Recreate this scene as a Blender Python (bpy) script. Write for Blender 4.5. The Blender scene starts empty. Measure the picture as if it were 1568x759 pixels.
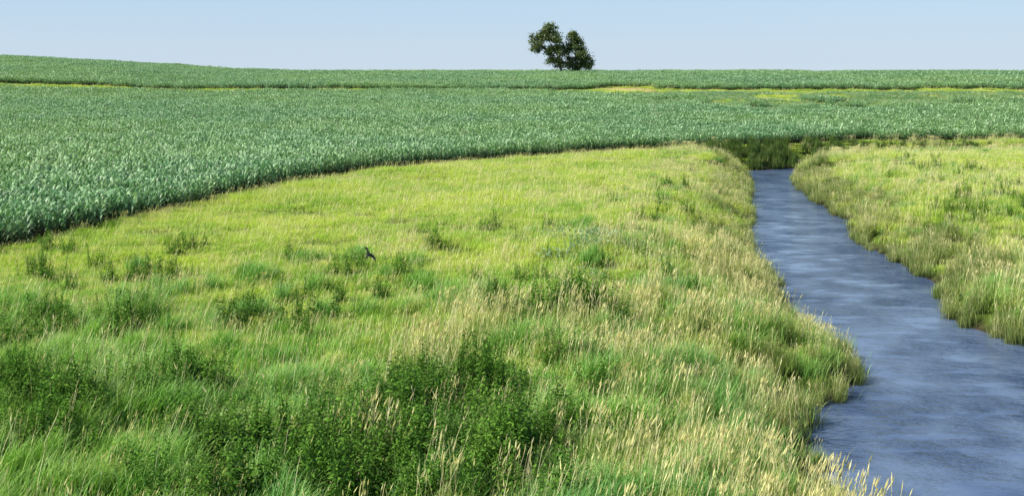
import bpy, math, random
import numpy as np
random.seed(5); rng=np.random.default_rng(5)
S=bpy.context.scene

# ------------------------------------------------------------------ helpers
def vnoise(x,y,scale,seed=0):
    x=np.asarray(x,float)/scale; y=np.asarray(y,float)/scale
    xi=np.floor(x).astype(np.int64); yi=np.floor(y).astype(np.int64)
    fx=x-xi; fy=y-yi; fx=fx*fx*(3-2*fx); fy=fy*fy*(3-2*fy)
    def h(a,b):
        n=np.sin(a*127.1+b*311.7+seed*74.7)*43758.5453
        return n-np.floor(n)
    return (h(xi,yi)*(1-fx)+h(xi+1,yi)*fx)*(1-fy)+(h(xi,yi+1)*(1-fx)+h(xi+1,yi+1)*fx)*fy
def fbm(x,y,scale,seed=0):
    return .55*vnoise(x,y,scale,seed)+.3*vnoise(x,y,scale/2.1,seed+1)+.15*vnoise(x,y,scale/4.3,seed+2)

RIV=np.array([(7.5,-60),(7.5,10),(7.6,20.3),(6.8,22.6),(6.5,24.1),(7.2,27.1),(7.9,30.3),(9.2,31.5),(10.4,33.2),(10.8,36),(10.6,39.0),
 (9.7,42),(10.8,45.4),(11.8,50),(12.0,57),(13.7,65.1),(16.3,76),(18.4,87.4),(20.4,96),(21.8,104),(21.4,109),(23,112.5),
 (30,115.5),(45,118),(140,119),(140,114),(45,113),(32,110.5),(28,108),(27,105.5),(24.6,95.6),(22.7,82.7),(21.5,69.5),
 (19.5,62.4),(19.2,55.6),(18.8,48.6),(16.5,41.4),(17.5,38),(20,33),(21,25),(20,10),(20,-60)],float)
def rivsd(x,y):
    x=np.asarray(x,float); y=np.asarray(y,float)
    best=np.full(x.shape,1e18); inside=np.zeros(x.shape,bool); n=len(RIV)
    for i in range(n):
        ax,ay=RIV[i]; bx,by=RIV[(i+1)%n]
        ex,ey=bx-ax,by-ay; t=np.clip(((x-ax)*ex+(y-ay)*ey)/(ex*ex+ey*ey),0,1)
        d=(x-ax-t*ex)**2+(y-ay-t*ey)**2; best=np.minimum(best,d)
        c=((ay>y)!=(by>y)); 
        if ey!=0: inside^= c & (x < ex*(y-ay)/ey+ax)
    d=np.sqrt(best); return np.where(inside,-d,d)
def cedge(x):   # y of the crop field's near edge
    return np.interp(x,[-30,-21.8,-21.2,-19.8,-17.9,-13.0,-4.9,4.2,22,59,150,400],[-200,28,46.0,52.8,65.0,81.4,96.8,105.5,117,127,140,160])
def Pf(y):
    return np.interp(y,[0,100,116,135,160,200,232,265,300,330,380,500,900,4000],[0,0,.15,.75,1.7,3.3,5.1,6.85,8.4,8.9,8.2,4,0,-10])
def terr(x,y,sd=None):
    x=np.asarray(x,float); y=np.asarray(y,float)
    if sd is None: sd=rivsd(x,y)
    p=(Pf(y-6)+2*Pf(y)+Pf(y+6))/4
    L=np.interp(x,[-400,-200,-138,-103,-85,-60],[11,6,3.6,1.9,.8,0])
    z=p+L*np.clip((y-60)/240,0,1.2)
    w=np.where(y>98,4.0,6.0+2.5*vnoise(x,y,9,3))
    d=np.clip(sd/w,0,1)
    bank=-2.05*(1-np.sin(d*math.pi/2)**.9)
    bank=np.where(sd<0,np.maximum(-2.05+sd*.6,-3.2),bank)
    und=(fbm(x,y,11,7)-.5)*.7*np.clip(sd/4,0,1)
    und=und+(x>17)*np.clip(sd/6,0,1)*.45*np.clip((112-y)/20,0,1)*(vnoise(x,y,12,12))
    mound=.55*np.exp(-(((x-3.4)/2.6)**2+((y-42)/5)**2))
    return z+bank+und+mound

# ------------------------------------------------------------------ materials
def newmat(name):
    m=bpy.data.materials.new(name); m.use_nodes=True
    nt=m.node_tree; nt.nodes.clear(); return m,nt
def N(nt,t,**k):
    n=nt.nodes.new(t)
    for a,b in k.items(): setattr(n,a,b)
    return n
def mixc(nt,f,a,b,blend='MIX'):
    n=N(nt,'ShaderNodeMix',data_type='RGBA',blend_type=blend)
    for s,v in ((n.inputs[0],f),(n.inputs[6],a),(n.inputs[7],b)):
        if isinstance(v,bpy.types.NodeSocket): nt.links.new(v,s)
        elif isinstance(v,(int,float)): s.default_value=v
        else: s.default_value=(*v,1)
    return n.outputs[2]
def maprange(nt,v,a,b,c,d):
    n=N(nt,'ShaderNodeMapRange'); nt.links.new(v,n.inputs[0])
    for i,q in enumerate((a,b,c,d)): n.inputs[i+1].default_value=q
    return n.outputs[0]
def noise(nt,vec,scale,detail=3):
    n=N(nt,'ShaderNodeTexNoise'); n.inputs['Scale'].default_value=scale; n.inputs['Detail'].default_value=detail
    nt.links.new(vec,n.inputs['Vector']); return n.outputs[0]
def veg(name,A,B,C,base=None,scale=.13,trans=.3,rough=.5,spec=.3,near=None,yr=(26,44),bt=.35,vr=(.62,1.35),tc=(1.1,1.15,.6)):
    m,nt=newmat(name)
    g=N(nt,'ShaderNodeNewGeometry'); pos=g.outputs['Position']
    n1=noise(nt,pos,scale,3); f1=maprange(nt,n1,.40,.60,0,1)
    col=mixc(nt,f1,A,B)
    if near:
        sp=N(nt,'ShaderNodeSeparateXYZ'); nt.links.new(pos,sp.inputs[0])
        nn=noise(nt,pos,.1,2); ma=N(nt,'ShaderNodeMath',operation='MULTIPLY_ADD')
        nt.links.new(nn,ma.inputs[0]); ma.inputs[1].default_value=-40; nt.links.new(sp.outputs[1],ma.inputs[2])
        f=maprange(nt,ma.outputs[0],yr[0]-20,yr[1]-20,1,0); col=mixc(nt,f,col,near)
    at=N(nt,'ShaderNodeAttribute',attribute_name='var'); v=at.outputs['Fac']
    n2=noise(nt,pos,.9,2); f2=maprange(nt,n2,.45,.68,0,.8); col=mixc(nt,f2,col,C)
    f3=maprange(nt,v,.7,1,0,.7); col=mixc(nt,f3,col,C)
    br=maprange(nt,v,0,1,vr[0],vr[1]); hs=N(nt,'ShaderNodeHueSaturation'); nt.links.new(br,hs.inputs['Value']); nt.links.new(col,hs.inputs['Color']); col=hs.outputs[0]
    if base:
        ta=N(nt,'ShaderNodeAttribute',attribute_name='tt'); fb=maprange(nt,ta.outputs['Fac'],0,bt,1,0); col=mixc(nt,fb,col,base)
    p=N(nt,'ShaderNodeBsdfPrincipled'); nt.links.new(col,p.inputs['Base Color']); p.inputs['Roughness'].default_value=rough; p.inputs['Specular IOR Level'].default_value=spec
    tr=N(nt,'ShaderNodeBsdfTranslucent'); nt.links.new(mixc(nt,1.0,col,tc,'MULTIPLY'),tr.inputs[0])
    mx=N(nt,'ShaderNodeMixShader'); mx.inputs[0].default_value=trans; nt.links.new(p.outputs[0],mx.inputs[1]); nt.links.new(tr.outputs[0],mx.inputs[2])
    o=N(nt,'ShaderNodeOutputMaterial'); nt.links.new(mx.outputs[0],o.inputs[0]); return m

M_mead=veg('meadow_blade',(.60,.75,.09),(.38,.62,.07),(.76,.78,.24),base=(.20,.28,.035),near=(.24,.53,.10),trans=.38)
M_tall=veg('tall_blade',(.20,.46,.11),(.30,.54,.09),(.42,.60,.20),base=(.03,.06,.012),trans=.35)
M_straw=veg('straw_head',(.86,.78,.42),(.76,.70,.35),(.94,.87,.54),trans=.25)
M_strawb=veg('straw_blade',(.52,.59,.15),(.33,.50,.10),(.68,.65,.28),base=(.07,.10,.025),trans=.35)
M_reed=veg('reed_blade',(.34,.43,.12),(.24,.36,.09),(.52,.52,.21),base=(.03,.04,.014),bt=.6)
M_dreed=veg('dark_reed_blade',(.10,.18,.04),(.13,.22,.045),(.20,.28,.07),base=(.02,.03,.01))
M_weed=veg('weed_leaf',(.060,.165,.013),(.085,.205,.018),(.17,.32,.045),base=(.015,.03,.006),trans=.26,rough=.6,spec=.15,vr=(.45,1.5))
M_pale=veg('butterbur_leaf',(.28,.44,.20),(.24,.40,.16),(.40,.52,.30),trans=.2)
M_corn=veg('corn_leaf',(.18,.39,.165),(.26,.46,.15),(.48,.63,.37),base=(.012,.022,.008),scale=.03,trans=.28,rough=.42,spec=.4,bt=.6,vr=(.5,1.5),tc=(1.1,1.15,.7))  # third colour paints pale glints; dark base paints shade into the lower leaves
M_leaf=veg('tree_leaf',(.10,.15,.045),(.145,.20,.06),(.28,.33,.14),scale=.3,trans=.22,vr=(.5,1.4))
def simple(name,c1,c2,scale,rough=.8,bump=0):
    m,nt=newmat(name); g=N(nt,'ShaderNodeTexCoord'); n=noise(nt,g.outputs['Object'],scale,5)
    p=N(nt,'ShaderNodeBsdfPrincipled'); nt.links.new(mixc(nt,maprange(nt,n,.35,.65,0,1),c1,c2),p.inputs['Base Color']); p.inputs['Roughness'].default_value=rough
    if bump:
        b=N(nt,'ShaderNodeBump'); b.inputs['Strength'].default_value=bump; nt.links.new(n,b.inputs['Height']); nt.links.new(b.outputs[0],p.inputs['Normal'])
    o=N(nt,'ShaderNodeOutputMaterial'); nt.links.new(p.outputs[0],o.inputs[0]); return m
M_bark=simple('bark',(.10,.08,.06),(.18,.15,.12),4,bump=.5)
M_bird=simple('bird_feather',(.025,.02,.018),(.07,.05,.035),30,.6)

# ground
m,nt=newmat('ground_soil'); M_ground=m
at=N(nt,'ShaderNodeAttribute',attribute_name='gcol'); tc=N(nt,'ShaderNodeNewGeometry')
n=noise(nt,tc.outputs['Position'],1.6,6); c=mixc(nt,maprange(nt,n,.3,.7,0,1),(.55,.55,.5),(1.35,1.3,1.2)); c=mixc(nt,1.0,at.outputs['Color'],c,'MULTIPLY')
p=N(nt,'ShaderNodeBsdfPrincipled'); p.inputs['Roughness'].default_value=.95; p.inputs['Specular IOR Level'].default_value=.1; nt.links.new(c,p.inputs['Base Color'])
b=N(nt,'ShaderNodeBump'); b.inputs['Strength'].default_value=.6; b.inputs['Distance'].default_value=.2; nt.links.new(n,b.inputs['Height']); nt.links.new(b.outputs[0],p.inputs['Normal'])
o=N(nt,'ShaderNodeOutputMaterial'); nt.links.new(p.outputs[0],o.inputs[0])
# water: fine wind ripples, calmer and more broken streaks across the current
m,nt=newmat('river_water'); M_water=m
g=N(nt,'ShaderNodeNewGeometry'); mp=N(nt,'ShaderNodeMapping'); nt.links.new(g.outputs['Position'],mp.inputs[0]); mp.inputs['Scale'].default_value=(.7,1.3,1); mp.inputs['Rotation'].default_value=(0,0,.15)
w1=noise(nt,mp.outputs[0],2.8,4); w2=noise(nt,mp.outputs[0],9,3)
mp2=N(nt,'ShaderNodeMapping'); nt.links.new(g.outputs['Position'],mp2.inputs[0]); mp2.inputs['Scale'].default_value=(.5,.45,1); mp2.inputs['Rotation'].default_value=(0,0,.2)
pat=noise(nt,mp2.outputs[0],.8,8)
mp3=N(nt,'ShaderNodeMapping'); nt.links.new(g.outputs['Position'],mp3.inputs[0]); mp3.inputs['Scale'].default_value=(.45,1.1,1); mp3.inputs['Rotation'].default_value=(0,0,.12)
stk=noise(nt,mp3.outputs[0],1.3,7)
add=N(nt,'ShaderNodeMath',operation='MULTIPLY_ADD'); nt.links.new(w2,add.inputs[0]); add.inputs[1].default_value=.4; nt.links.new(w1,add.inputs[2])
mn=N(nt,'ShaderNodeMath',operation='MULTIPLY'); nt.links.new(maprange(nt,pat,.38,.60,.35,1),mn.inputs[0]); nt.links.new(maprange(nt,stk,.48,.62,1,.12),mn.inputs[1])
b=N(nt,'ShaderNodeBump'); b.inputs['Distance'].default_value=.20; nt.links.new(add.outputs[0],b.inputs['Height']); nt.links.new(mn.outputs[0],b.inputs['Strength'])
p=N(nt,'ShaderNodeBsdfPrincipled'); p.inputs['IOR'].default_value=1.333; p.inputs['Roughness'].default_value=.10; nt.links.new(b.outputs[0],p.inputs['Normal'])
nt.links.new(mixc(nt,maprange(nt,pat,.38,.62,0,1),(.15,.215,.34),(.075,.12,.225)),p.inputs['Base Color'])  # blue patches paint calm and rippled sky reflection into the base colour
o=N(nt,'ShaderNodeOutputMaterial'); nt.links.new(p.outputs[0],o.inputs[0])

# ------------------------------------------------------------------ terrain
def axis(a,b,step,lo,hi,g=1.12):
    c=list(np.arange(a,b+1e-6,step)); s=step; v=c[-1]
    while v<hi: s=min(s*g,120); v+=s; c.append(v)
    s=step; v=c[0]; pre=[]
    while v>lo: s=min(s*g,120); v-=s; pre.append(v)
    return np.array(pre[::-1]+c)
xs=axis(-16,40,.5,-1800,1800,1.08); ys=axis(12,125,.5,-300,3500,1.05)
X,Y=np.meshgrid(xs,ys); sdG=rivsd(X,Y); Z=terr(X,Y,sdG)
nx,ny=len(xs),len(ys)
V=np.stack([X.ravel(),Y.ravel(),Z.ravel()],1)
idx=np.arange(nx*ny).reshape(ny,nx)
F=np.stack([idx[:-1,:-1].ravel(),idx[:-1,1:].ravel(),idx[1:,1:].ravel(),idx[1:,:-1].ravel()],1)
me=bpy.data.meshes.new('ground'); me.vertices.add(len(V)); me.vertices.foreach_set('co',V.ravel())
me.loops.add(F.size); me.loops.foreach_set('vertex_index',F.ravel()); me.polygons.add(len(F))
me.polygons.foreach_set('loop_start',np.arange(0,F.size,4)); me.update(calc_edges=True)
me.polygons.foreach_set('use_smooth',np.ones(len(F),bool))
def tanspot(x,y,g=1.0):
    return ((((x-55)/(8*g))**2+((y-169)/(4.5*g))**2)<1+.6*(vnoise(x,y,3,9)-.5))|((((x-24)/(7*g))**2+((y-234)/(8*g))**2)<1+.8*(vnoise(x,y,4,10)-.5))
def cropmask(x,y):
    """0 none, 1 full corn, 2 weak small corn"""
    r=np.zeros(np.shape(x),int); E=cedge(x); wob=(vnoise(x,y,5,21)-.5)*1.2
    r[(y>E+wob)]=1
    lo=np.interp(x,[-200,-60,0,20,40,70,200],[213,215,220,206,198,196,200])+ (vnoise(x,y,14,33)-.5)*5
    up=np.interp(x,[-200,0,24,40,200],[231,233,236,233,231])+(vnoise(x,y,9,35)-.5)*3
    r[(y>lo)&(y<up)]=0
    weak=(y>lo-16)&(y<up-5)&(x>22)&(fbm(x,y,10,41)>.38)&(y<224); r[weak]=2
    clear=(y>lo-9)&(y<lo+2)&(x>30)&(fbm(x,y,8,44)>.56); r[clear]=0
    halo=((((x-50)/20)**2+((y-177)/13)**2)<1)&(r==1)&(vnoise(x,y,4,19)>.3); r[halo]=2
    r[tanspot(x,y)]=0
    r[((y>340)|(rivsd(x,y)<3.0))]=0
    return r
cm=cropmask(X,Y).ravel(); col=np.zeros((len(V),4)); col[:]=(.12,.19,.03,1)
col[cm>0]=(.10,.12,.04,1); col[(cm>0)&(Y.ravel()<130)]=(.035,.035,.018,1)  # near corn ground darkened further, painting in shade along the field's front
yy=Y.ravel(); xx=X.ravel()
band=(yy>150)&(cm!=1)&(yy<340); col[band]=(.28,.42,.10,1)
col[tanspot(xx,yy,1.05)]=(.55,.47,.20,1)
col[yy>340]=(.10,.17,.05,1); col[sdG.ravel()<.3]=(.06,.05,.03,1)
a=me.attributes.new('gcol','FLOAT_COLOR','POINT'); a.data.foreach_set('color',col.ravel())
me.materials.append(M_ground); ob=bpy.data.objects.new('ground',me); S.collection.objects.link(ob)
wm=bpy.data.meshes.new('river'); wm.from_pydata([(4,-60,-2),(60,-60,-2),(60,60,-2),(4,60,-2),(150,60,-2),(150,122,-2),(4,122,-2)],[],[(0,1,2,3),(3,2,4,5,6)]); wm.materials.append(M_water)
ob=bpy.data.objects.new('river',wm); S.collection.objects.link(ob)

# ------------------------------------------------------------------ mesh builder
class MB:
    def __init__(s): s.V=[];s.F=[];s.var=[];s.t=[];s.m=[]
    def strip(s,pts,side,ws,var,mi,ts=None):
        b=len(s.V); k=len(pts); sx,sy,sz=side
        for i,(p,w) in enumerate(zip(pts,ws)):
            s.V.append((p[0]-sx*w,p[1]-sy*w,p[2]-sz*w)); s.V.append((p[0]+sx*w,p[1]+sy*w,p[2]+sz*w))
            t=ts[i] if ts else i/(k-1); s.t+= [t,t]; s.var+=[var,var]
        for i in range(k-1): s.F.append((b+2*i,b+2*i+1,b+2*i+3,b+2*i+2)); s.m.append(mi)
    def mesh(s,name,mats):
        me=bpy.data.meshes.new(name); me.from_pydata(s.V,[],s.F)
        me.attributes.new('var','FLOAT','POINT').data.foreach_set('value',s.var)
        me.attributes.new('tt','FLOAT','POINT').data.foreach_set('value',s.t)
        for q in mats: me.materials.append(q)
        me.polygons.foreach_set('material_index',s.m); me.update(); return me
R=random.random; G=random.gauss
def blade(mb,x,y,h,w,lean,az,var,mi=0,curl=.35):
    dx,dy=math.cos(az)*lean*h,math.sin(az)*lean*h
    pts=[];ts=(0,.5,1.0) if mi==1 else (0,.35,.7,1.0)
    for t in ts: pts.append((x+dx*t*t,y+dy*t*t,h*(t-curl*lean*t*t)))
    a2=az+math.pi/2+G(0,.5); ws=(w,w,w*.7) if mi==1 else (w*.8,w,w*.7,w*.08)
    mb.strip(pts,(math.cos(a2),math.sin(a2),0),ws,var,mi)
def head(mb,x,y,z,L,w,az,tilt,mi):
    d=(math.cos(az)*math.sin(tilt),math.sin(az)*math.sin(tilt),math.cos(tilt)); v=R()
    for a in (0,1.57):
        pts=[(x+d[0]*L*t,y+d[1]*L*t,z+d[2]*L*t) for t in (0,.4,1)]
        mb.strip(pts,(math.cos(az+1.57+a),math.sin(az+1.57+a),0),(w*.5,w,w*.15),v,mi,ts=(1,1,1))
def grass_proto(n,rad,h0,h1,w,lean,nh,mats,hw=.012,hl=.12,sw=.004,hh=(1.1,1.35)):
    mb=MB()
    for i in range(n):
        r=rad*abs(G(0,.55)); a=R()*6.283; az=G(0,1.3)
        blade(mb,r*math.cos(a),r*math.sin(a),h0+(h1-h0)*R(),w*(.6+.8*R()),lean*(.4+R()),az,R())
    for i in range(nh):
        r=rad*abs(G(0,.6)); a=R()*6.283; x,y=r*math.cos(a),r*math.sin(a); h=h1*(hh[0]+(hh[1]-hh[0])*R()); ln=.08+.22*R(); az=G(0,.8)
        blade(mb,x,y,h,sw,ln,az,R(),1,curl=.1)
        head(mb,x+math.cos(az)*ln*h*.95,y+math.sin(az)*ln*h*.95,h*(1-.1*ln)-.02,hl*(.7+.6*R()),hw*(.7+.6*R()),az,.2+.4*R(),1)
    return mb.mesh('tuft',mats)
def weed_proto(ns,rad,h,L):
    mb=MB()
    for i in range(ns):
        x,y=G(0,rad*.5),G(0,rad*.5); H=h*(.5+.65*R()); lx,ly=G(0,.13),G(0,.13)
        mb.strip([(x,y,0),(x+lx*.5,y+ly*.5,H*.5),(x+lx,y+ly,H)],(1,0,0),(.008,.007,.004),.3,0)
        k=int(H/.027); sv=G(0,.18)
        for j in range(k):
            t=.1+.9*j/k; a=j*2.4+G(0,.3); l=L*(.6+.6*R())*(1.25-.75*t); px,py,pz=x+lx*t,y+ly*t,H*t
            ux,uy=math.cos(a),math.sin(a); up=.5*R()+.1
            pts=[(px,py,pz),(px+ux*l*.45,py+uy*l*.45,pz+l*.45*up+.01),(px+ux*l,py+uy*l,pz+l*(up-.35))]
            mb.strip(pts,(-uy*.9,ux*.9,.3*G(0,1)),(.006,l*.18,.003),min(1,max(0,R()+sv)),0,ts=(t*.6,t*.8+.1,t+.1))
    return mb.mesh('weed',[M_weed])
def pale_proto():
    mb=MB()
    for i in range(45):
        x,y=G(0,.4),G(0,.4); h=.25+.35*R(); a=R()*6.28; l=.10+.08*R(); ux,uy=math.cos(a),math.sin(a)
        mb.strip([(x,y,0),(x,y,h)],(1,0,0),(.008,.006),.2,0)
        mb.strip([(x-ux*l*.4,y-uy*l*.4,h),(x,y,h+.03),(x+ux*l*.3,y+uy*l*.3,h+.02),(x+ux*l*.6,y+uy*l*.6,h-.03)],(-uy,ux,G(0,.4)),(.03,l*.42,l*.34,.01),R(),0,ts=(1,1,1,1))
    return mb.mesh('pale',[M_pale])
def corn_proto():
    mb=MB()
    for rw in (-.375,.375):
        for k in range(7):
            x=-.64+k*.213+G(0,.04); y=rw+G(0,.05); H=1.0+.25*R(); plane=G(math.pi/2,.7)
            mb.strip([(x,y,0),(x,y,H)],(1,0,0),(.014,.008),.2,0)
            nl=8
            for j in range(nl):
                t=.2+.8*j/(nl-1); az=plane+(math.pi if j%2 else 0)+G(0,.35); l=(.60 if j<nl-3 else .48)*(.8+.35*R()); rise=(.40+.45*t)*(.8+.5*R())
                ux,uy=math.cos(az),math.sin(az); pts=[]
                for q in (0,.3,.65,1):
                    rr=l*(q-.12*q*q); zz=l*(rise*2.0*q-(rise*1.3+.35)*q*q)
                    pts.append((x+ux*rr,y+uy*rr,H*t*.92+zz))
                tw=G(0,.3); mb.strip(pts,(-uy,ux,tw),(.022,.047,.044,.004),R(),0,ts=[max(0,min(1,t*1.1-.1))]*4)
    return mb.mesh('corn',[M_corn])

def coll(name,meshes):
    c=bpy.data.collections.new(name)
    for i,m in enumerate(meshes):
        c.objects.link(bpy.data.objects.new('%s_%02d'%(name,i),m))
    return c
def scatter(name,c,pos,rotz,scl,tilt=None):
    n=len(pos); nc=len(c.objects)
    me=bpy.data.meshes.new(name); me.vertices.add(n); me.vertices.foreach_set('co',np.asarray(pos,float).ravel())
    rot=np.zeros((n,3)); rot[:,2]=rotz
    if tilt is not None: rot[:,:2]=tilt
    sc=np.asarray(scl,float); 
    if sc.ndim==1: sc=np.repeat(sc[:,None],3,1)
    me.attributes.new('rot','FLOAT_VECTOR','POINT').data.foreach_set('vector',rot.ravel())
    me.attributes.new('scl','FLOAT_VECTOR','POINT').data.foreach_set('vector',sc.ravel())
    me.attributes.new('pick','INT','POINT').data.foreach_set('value',rng.integers(0,nc,n).astype(np.int32))
    ob=bpy.data.objects.new(name,me); S.collection.objects.link(ob)
    ng=bpy.data.node_groups.new(name,'GeometryNodeTree')
    ng.interface.new_socket('Geometry',in_out='INPUT',socket_type='NodeSocketGeometry'); ng.interface.new_socket('Geometry',in_out='OUTPUT',socket_type='NodeSocketGeometry')
    gi=ng.nodes.new('NodeGroupInput'); go=ng.nodes.new('NodeGroupOutput'); ip=ng.nodes.new('GeometryNodeInstanceOnPoints'); ci=ng.nodes.new('GeometryNodeCollectionInfo')
    ci.inputs[0].default_value=c; ci.inputs[1].default_value=True; ci.inputs[2].default_value=True
    def na(nm,dt):
        q=ng.nodes.new('GeometryNodeInputNamedAttribute'); q.data_type=dt; q.inputs[0].default_value=nm; return q.outputs[0]
    L=ng.links.new; L(gi.outputs[0],ip.inputs['Points']); L(ci.outputs[0],ip.inputs['Instance']); ip.inputs['Pick Instance'].default_value=True
    L(na('pick','INT'),ip.inputs['Instance Index']); L(na('rot','FLOAT_VECTOR'),ip.inputs['Rotation']); L(na('scl','FLOAT_VECTOR'),ip.inputs['Scale'])
    L(ip.outputs[0],go.inputs[0])
    md=ob.modifiers.new('scatter','NODES'); md.node_group=ng; print(name,n); return ob

def sample(dens,y0,y1,mx=5):
    out=[]; y=y0
    while y<y1:
        h=min(4,y1-y); hw=.47*(y+h)+mx; n=int(dens(y)*h*2*hw)
        out.append(np.stack([rng.uniform(-hw,hw,n),rng.uniform(y,y+h,n)],1)); y+=h
    return np.concatenate(out)
def place(P):
    sd=rivsd(P[:,0],P[:,1]); z=terr(P[:,0],P[:,1],sd); return np.column_stack([P,z-.02]),sd

# short meadow
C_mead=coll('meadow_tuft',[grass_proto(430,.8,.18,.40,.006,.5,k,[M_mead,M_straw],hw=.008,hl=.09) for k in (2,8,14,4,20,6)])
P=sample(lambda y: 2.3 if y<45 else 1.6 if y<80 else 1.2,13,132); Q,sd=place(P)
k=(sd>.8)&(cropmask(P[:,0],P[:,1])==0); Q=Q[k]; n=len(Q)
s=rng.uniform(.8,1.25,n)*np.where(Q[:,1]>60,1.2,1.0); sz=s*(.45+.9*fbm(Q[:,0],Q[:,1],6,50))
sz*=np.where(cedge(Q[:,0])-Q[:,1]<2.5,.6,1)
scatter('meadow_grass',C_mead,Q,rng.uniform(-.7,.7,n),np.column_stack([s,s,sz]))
# grass strip between the fields
P=np.stack([rng.uniform(-150,160,3600),rng.uniform(160,245,3600)],1); Q,sd=place(P); k=(cropmask(P[:,0],P[:,1])!=1)
k&=~(tanspot(P[:,0],P[:,1],.9)&(rng.random(len(P))<.9)); Q=Q[k]; n=len(Q)
s=rng.uniform(2,3,n); scatter('grass_waterway',C_mead,Q,rng.uniform(-.7,.7,n),np.column_stack([s,s,s*.5]))
# tall green grass
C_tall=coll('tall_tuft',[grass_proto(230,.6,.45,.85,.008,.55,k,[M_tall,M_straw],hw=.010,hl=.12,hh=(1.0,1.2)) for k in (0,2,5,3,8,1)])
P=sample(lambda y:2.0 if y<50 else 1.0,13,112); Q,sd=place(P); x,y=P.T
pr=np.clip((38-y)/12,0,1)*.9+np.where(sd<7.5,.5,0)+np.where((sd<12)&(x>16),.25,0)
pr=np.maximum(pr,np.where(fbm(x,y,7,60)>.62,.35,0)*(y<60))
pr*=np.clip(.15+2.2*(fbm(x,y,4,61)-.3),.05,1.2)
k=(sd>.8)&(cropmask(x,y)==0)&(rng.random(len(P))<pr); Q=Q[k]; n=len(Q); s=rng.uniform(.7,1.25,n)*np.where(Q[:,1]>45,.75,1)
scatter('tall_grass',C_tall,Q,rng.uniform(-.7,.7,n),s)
# straw seed-head grass
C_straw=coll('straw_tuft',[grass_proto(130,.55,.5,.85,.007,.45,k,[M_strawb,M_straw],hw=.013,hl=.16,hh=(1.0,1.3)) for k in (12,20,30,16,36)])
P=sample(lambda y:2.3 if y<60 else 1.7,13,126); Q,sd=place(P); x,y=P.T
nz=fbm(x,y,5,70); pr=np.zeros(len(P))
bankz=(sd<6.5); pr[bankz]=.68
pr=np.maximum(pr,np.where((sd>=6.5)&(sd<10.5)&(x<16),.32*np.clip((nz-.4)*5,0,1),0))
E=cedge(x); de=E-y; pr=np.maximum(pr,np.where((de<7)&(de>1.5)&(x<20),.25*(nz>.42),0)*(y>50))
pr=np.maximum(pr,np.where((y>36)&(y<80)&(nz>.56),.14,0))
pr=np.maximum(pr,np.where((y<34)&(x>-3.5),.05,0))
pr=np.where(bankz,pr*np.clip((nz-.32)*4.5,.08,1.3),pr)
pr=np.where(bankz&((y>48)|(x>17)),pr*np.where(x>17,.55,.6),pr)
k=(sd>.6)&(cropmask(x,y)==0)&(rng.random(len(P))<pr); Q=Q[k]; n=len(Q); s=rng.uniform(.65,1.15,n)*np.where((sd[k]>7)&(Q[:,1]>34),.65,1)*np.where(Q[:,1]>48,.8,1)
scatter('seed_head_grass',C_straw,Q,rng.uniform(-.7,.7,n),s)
# reeds on the water's edge
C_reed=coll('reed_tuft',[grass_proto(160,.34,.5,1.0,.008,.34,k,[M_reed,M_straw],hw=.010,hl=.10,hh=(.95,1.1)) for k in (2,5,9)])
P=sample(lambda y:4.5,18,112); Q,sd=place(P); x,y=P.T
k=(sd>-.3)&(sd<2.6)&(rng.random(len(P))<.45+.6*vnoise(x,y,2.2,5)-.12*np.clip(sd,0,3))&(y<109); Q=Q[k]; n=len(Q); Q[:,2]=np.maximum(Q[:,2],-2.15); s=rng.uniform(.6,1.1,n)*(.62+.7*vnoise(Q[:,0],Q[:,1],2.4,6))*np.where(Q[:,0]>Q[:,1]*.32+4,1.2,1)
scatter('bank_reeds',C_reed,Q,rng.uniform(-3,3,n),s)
C_dr=coll('dark_reed_tuft',[grass_proto(150,.5,.8,1.5,.014,.2,0,[M_dreed]) for k in (4,8,12)])
P=np.stack([rng.uniform(14,52,1500),rng.uniform(106,121,1500)],1); Q,sd=place(P); x,y=P.T
k=(sd>-.3)&(sd<3.0)&(((y>109)&(x<37))|(y>115.5)); Q=Q[k]; n=len(Q); s=rng.uniform(.75,1.05,n)*np.where(Q[:,0]>35,.6,1)
scatter('cattail_reeds',C_dr,Q,rng.uniform(-3,3,n),s)
# weeds
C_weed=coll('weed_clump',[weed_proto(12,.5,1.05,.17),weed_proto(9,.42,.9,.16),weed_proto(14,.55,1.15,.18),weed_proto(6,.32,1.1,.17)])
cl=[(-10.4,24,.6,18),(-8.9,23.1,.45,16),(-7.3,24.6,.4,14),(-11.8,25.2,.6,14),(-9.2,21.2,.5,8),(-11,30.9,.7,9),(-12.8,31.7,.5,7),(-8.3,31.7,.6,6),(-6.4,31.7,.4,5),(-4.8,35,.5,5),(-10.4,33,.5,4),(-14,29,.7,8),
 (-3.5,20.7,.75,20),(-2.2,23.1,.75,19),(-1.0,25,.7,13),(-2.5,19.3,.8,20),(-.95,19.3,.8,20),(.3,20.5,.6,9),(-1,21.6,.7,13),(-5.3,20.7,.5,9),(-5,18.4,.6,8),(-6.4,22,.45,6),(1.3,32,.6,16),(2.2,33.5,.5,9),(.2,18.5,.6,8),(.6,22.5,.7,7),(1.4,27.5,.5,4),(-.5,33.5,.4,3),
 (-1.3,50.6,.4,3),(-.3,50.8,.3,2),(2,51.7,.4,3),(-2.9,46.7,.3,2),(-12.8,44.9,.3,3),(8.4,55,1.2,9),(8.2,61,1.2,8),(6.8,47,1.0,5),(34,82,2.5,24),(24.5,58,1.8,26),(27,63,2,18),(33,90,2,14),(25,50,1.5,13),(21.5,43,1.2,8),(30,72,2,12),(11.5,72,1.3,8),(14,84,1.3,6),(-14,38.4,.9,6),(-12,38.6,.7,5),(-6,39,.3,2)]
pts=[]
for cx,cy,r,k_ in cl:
    for i in range(k_): pts.append((cx+G(0,r*1.05),cy+G(0,r*1.1)))
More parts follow.
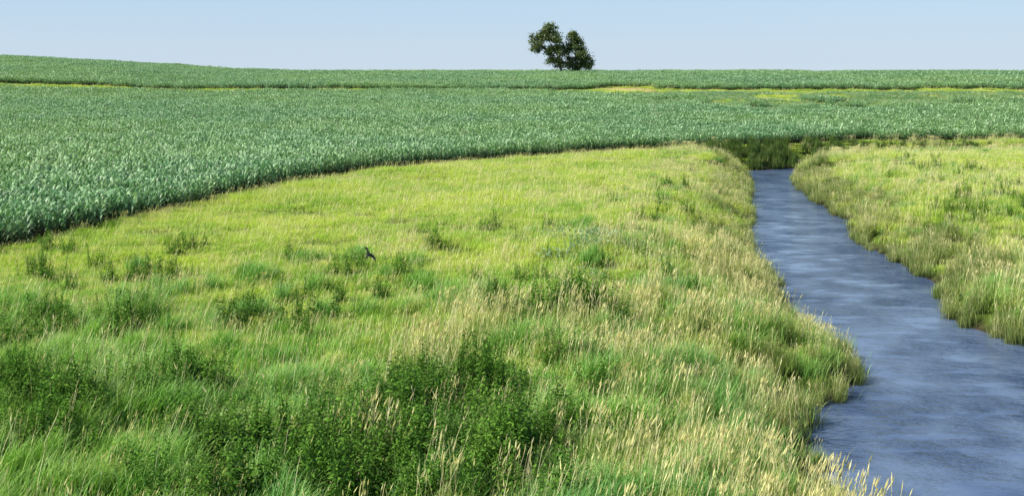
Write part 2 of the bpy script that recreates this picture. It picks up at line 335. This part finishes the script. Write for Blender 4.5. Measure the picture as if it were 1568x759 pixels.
P=sample(lambda y:.5,18,50); x,y=P.T; k=(fbm(x,y,6,80)>.61)&(rivsd(x,y)>1.5)&(rng.random(len(P))<.25); pts+= [tuple(p) for p in P[k]]
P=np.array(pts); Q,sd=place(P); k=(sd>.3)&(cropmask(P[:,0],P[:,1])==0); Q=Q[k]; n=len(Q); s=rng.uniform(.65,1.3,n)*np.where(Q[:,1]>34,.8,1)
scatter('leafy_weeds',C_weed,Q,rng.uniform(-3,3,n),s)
C_pale=coll('butterbur_clump',[pale_proto(),pale_proto()])
P=np.column_stack([rng.normal(3.4,1.2,16),rng.normal(43.0,2.0,16)]); Q,sd=place(P); Q[:,2]+=.1
scatter('butterbur_plants',C_pale,Q,rng.uniform(-3,3,len(Q)),rng.uniform(.6,.9,len(Q)))
# corn
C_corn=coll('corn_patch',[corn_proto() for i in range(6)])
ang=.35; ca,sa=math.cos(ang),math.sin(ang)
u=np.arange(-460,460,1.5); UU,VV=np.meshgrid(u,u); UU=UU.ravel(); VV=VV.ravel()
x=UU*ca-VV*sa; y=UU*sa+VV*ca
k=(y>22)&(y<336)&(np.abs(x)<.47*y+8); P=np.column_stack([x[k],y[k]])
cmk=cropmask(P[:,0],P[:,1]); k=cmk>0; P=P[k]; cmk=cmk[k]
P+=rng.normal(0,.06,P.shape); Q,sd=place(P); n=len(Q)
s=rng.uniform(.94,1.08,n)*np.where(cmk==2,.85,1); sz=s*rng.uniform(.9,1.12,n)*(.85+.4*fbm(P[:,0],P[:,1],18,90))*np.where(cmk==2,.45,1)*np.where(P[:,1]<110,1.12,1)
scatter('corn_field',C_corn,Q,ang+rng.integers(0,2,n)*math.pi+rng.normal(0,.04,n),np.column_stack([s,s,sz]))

# ------------------------------------------------------------------ trees
def tree(name,base,limbs,blobs,leaf=.44,seed=1):
    random.seed(seed)
    mb=MB()
    def limb(p0,p1,r0,r1,bend=.3):
        k=5; mid=[(p0[i]+p1[i])/2+G(0,bend) for i in range(3)]; rings=[]
        for i in range(k+1):
            t=i/k; c=[(1-t)**2*p0[j]+2*t*(1-t)*mid[j]+t*t*p1[j] for j in range(3)]; r=r0+(r1-r0)*t
            b=len(mb.V)
            for q in range(7):
                a=q*6.2832/7; mb.V.append((c[0]+r*math.cos(a),c[1]+r*math.sin(a),c[2])); mb.var.append(.5); mb.t.append(1)
            rings.append(b)
        for i in range(k):
            for q in range(7): mb.F.append((rings[i]+q,rings[i]+(q+1)%7,rings[i+1]+(q+1)%7,rings[i+1]+q)); mb.m.append(1)
    for a,b,r0,r1 in limbs: limb(a,b,r0,r1)
    for (cx,cy,cz,rx,ry,rz,n) in blobs:
        sub=[]
        for i in range(max(10,int(n/40))):
            d=[G(0,1) for _ in range(3)]; L=math.sqrt(sum(q*q for q in d)); f=.25+.8*R()
            sub.append((cx+d[0]/L*rx*f,cy+d[1]/L*ry*f,cz+d[2]/L*rz*f,.5+.5*R(),R()))
            if i%2==0: limb((cx,cy,cz-rz*.5),sub[-1][:3],.06,.02,.15)
        for i in range(int(n*2.0)):
            q=random.choice(sub); x,y,z=q[0]+G(0,q[3]*.62),q[1]+G(0,q[3]*.62),q[2]+G(0,q[3]*.5)
            a=R()*6.28; e=G(0,.7); l=leaf*(.5+.7*R()); d=(math.cos(a)*math.cos(e),math.sin(a)*math.cos(e),math.sin(e)); sd=(-math.sin(a),math.cos(a),G(0,.6))
            mb.strip([(x,y,z),(x+d[0]*l*.5,y+d[1]*l*.5,z+d[2]*l*.5),(x+d[0]*l,y+d[1]*l,z+d[2]*l)],sd,(.02,l*.34,.02),min(1,max(0,q[4]+G(0,.15))),0)
    me=mb.mesh(name,[M_leaf,M_bark]); ob=bpy.data.objects.new(name,me); ob.location=base; S.collection.objects.link(ob)
k=.1765
def px(u,v): return ((u-784)*k,7+(125-v)*k)
gz=float(terr(np.array([13.5]),np.array([300.]))[0])
def bl(u,v,ru,rv,n,bx,dy=0):
    x,z=px(u,v); return (x-bx,dy,z-gz,ru*k,ru*k*.9,rv*k,n)
b1=13.6; B=[bl(838,47,15,10,900,b1),bl(826,60,15,10,900,b1,1),bl(846,60,16,11,1000,b1,-1),bl(822,72,12,7,600,b1),bl(840,76,16,9,900,b1,.5),bl(857,76,12,12,800,b1),bl(848,91,10,7,500,b1),bl(857,97,9,6,400,b1),bl(843,41,9,5,360,b1)]
tree('cottonwood_tree',(b1,300,gz-.1),[((0,0,0),(-.8,0,4.5),.42,.33),((-.8,0,4.5),(-3.5,.4,9.5),.3,.12),((-.8,0,4.5),(-1.2,0,10.5),.3,.1),((-.6,0,3.2),(-5,0,8),.2,.08),((-.7,0,4),(1,-.5,8),.2,.07)],B,seed=3)
b2=17.0; B=[bl(877,53,9,6,400,b2),bl(881,63,13,9,800,b2,.5),bl(877,75,12,9,600,b2,-.5),bl(891,74,13,9,600,b2,.8),bl(886,87,19,9,1000,b2),bl(899,92,11,8,600,b2),bl(873,96,12,9,700,b2),bl(888,100,14,8,800,b2),bl(902,101,7,6,300,b2)]
tree('cottonwood_tree',(b2,301.5,gz-.1),[((0,0,0),(.3,0,4),.4,.3),((.3,0,4),(-.2,.2,10.5),.28,.08),((.3,0,3.5),(2.6,.3,7.5),.2,.07),((.2,0,3),(-2.2,0,6.5),.2,.07),((.2,0,1.6),(2.8,-.3,4),.15,.06)],B,seed=8)
random.seed(77)

# ------------------------------------------------------------------ bird (swallow, wings spread)
def bird():
    V=[];F=[]
    prof=[(-.075,.006,.0),(-.05,.014,.0),(-.02,.020,.0),(.02,.022,-.002),(.045,.016,.004),(.058,.014,.010),(.070,.014,.012),(.082,.008,.011),(.088,.004,.009),(.098,.0012,.006)]
    for y,r,z in prof:
        for q in range(10):
            a=q*.6283; V.append((r*math.cos(a),y,z+r*.9*math.sin(a)))
    for i in range(len(prof)-1):
        for q in range(10): F.append((i*10+q,i*10+(q+1)%10,(i+1)*10+(q+1)%10,(i+1)*10+q))
    F.append(tuple(range(9,-1,-1))); F.append(tuple(range(90,100)))
    for sgn in (-1,1):
        lead=[(.012,.040,.010),(.05,.055,.030),(.09,.045,.048),(.13,.012,.055),(.165,-.035,.052)]
        tr=[(.012,-.020,.008),(.05,-.012,.026),(.09,-.014,.044),(.13,-.026,.052),(.166,-.042,.051)]
        for off in (0,.003):
            b=len(V)
            for p in lead+tr: V.append((sgn*p[0],p[1],p[2]+off))
            for i in range(4): F.append((b+i,b+i+1,b+5+i+1,b+5+i))
        b=len(V)
        for p in ((.0,-.065,.002),(.010,-.065,.002),(.034,-.150,.004),(.022,-.118,.003),(.004,-.098,.002)): V.append((sgn*p[0],p[1],p[2]))
        F.append((b,b+1,b+2,b+3,b+4))
    me=bpy.data.meshes.new('bird'); me.from_pydata(V,[],F); me.materials.append(M_bird); me.update()
    o=bpy.data.objects.new('bird',me); S.collection.objects.link(o); o.location=(-3.38,26,2.95); o.rotation_euler=(.9,.85,.7); o.scale=(1.5,1.5,1.5)
bird()

# ------------------------------------------------------------------ light, sky, camera
EL=math.radians(43); AZ=math.radians(-112)   # azimuth from +Y clockwise
d=(math.sin(AZ)*math.cos(EL),math.cos(AZ)*math.cos(EL),math.sin(EL))
from mathutils import Vector
sl=bpy.data.lights.new('sun','SUN'); sl.energy=5; sl.angle=math.radians(.5); sl.color=(1,.95,.84)
so=bpy.data.objects.new('sun',sl); S.collection.objects.link(so); so.rotation_euler=Vector(d).to_track_quat('Z','Y').to_euler(); so.location=(-50,-10,60)
w=bpy.data.worlds.new('World'); S.world=w; w.use_nodes=True; nt=w.node_tree; nt.nodes.clear()
sk=nt.nodes.new('ShaderNodeTexSky'); sk.sky_type='NISHITA'; sk.sun_disc=False; sk.sun_elevation=EL; sk.sun_rotation=AZ; sk.air_density=1.0; sk.dust_density=.3; sk.ozone_density=3.0
tc=nt.nodes.new('ShaderNodeTexCoord'); sp=nt.nodes.new('ShaderNodeSeparateXYZ'); nt.links.new(tc.outputs['Generated'],sp.inputs[0])
f=maprange(nt,sp.outputs[2],0,.42,.95,0); f2=maprange(nt,sp.outputs[2],0,.075,0,1)
hz=mixc(nt,f2,(5.0,6.0,7.0),(4.25,5.75,7.5)); cc=mixc(nt,f,sk.outputs[0],hz)
bg=nt.nodes.new('ShaderNodeBackground'); bg.inputs[1].default_value=.12; o=nt.nodes.new('ShaderNodeOutputWorld'); nt.links.new(cc,bg.inputs[0]); nt.links.new(bg.outputs[0],o.inputs[0])
cd=bpy.data.cameras.new('camera'); co=bpy.data.objects.new('camera',cd); S.collection.objects.link(co); S.camera=co
co.location=(0,0,7); co.rotation_euler=(math.radians(90),0,0); cd.sensor_width=36; cd.lens=39.03; cd.shift_y=-.1623; cd.clip_end=6000; cd.clip_start=.5
S.view_settings.view_transform='Standard'; S.view_settings.look='None'; S.view_settings.exposure=0
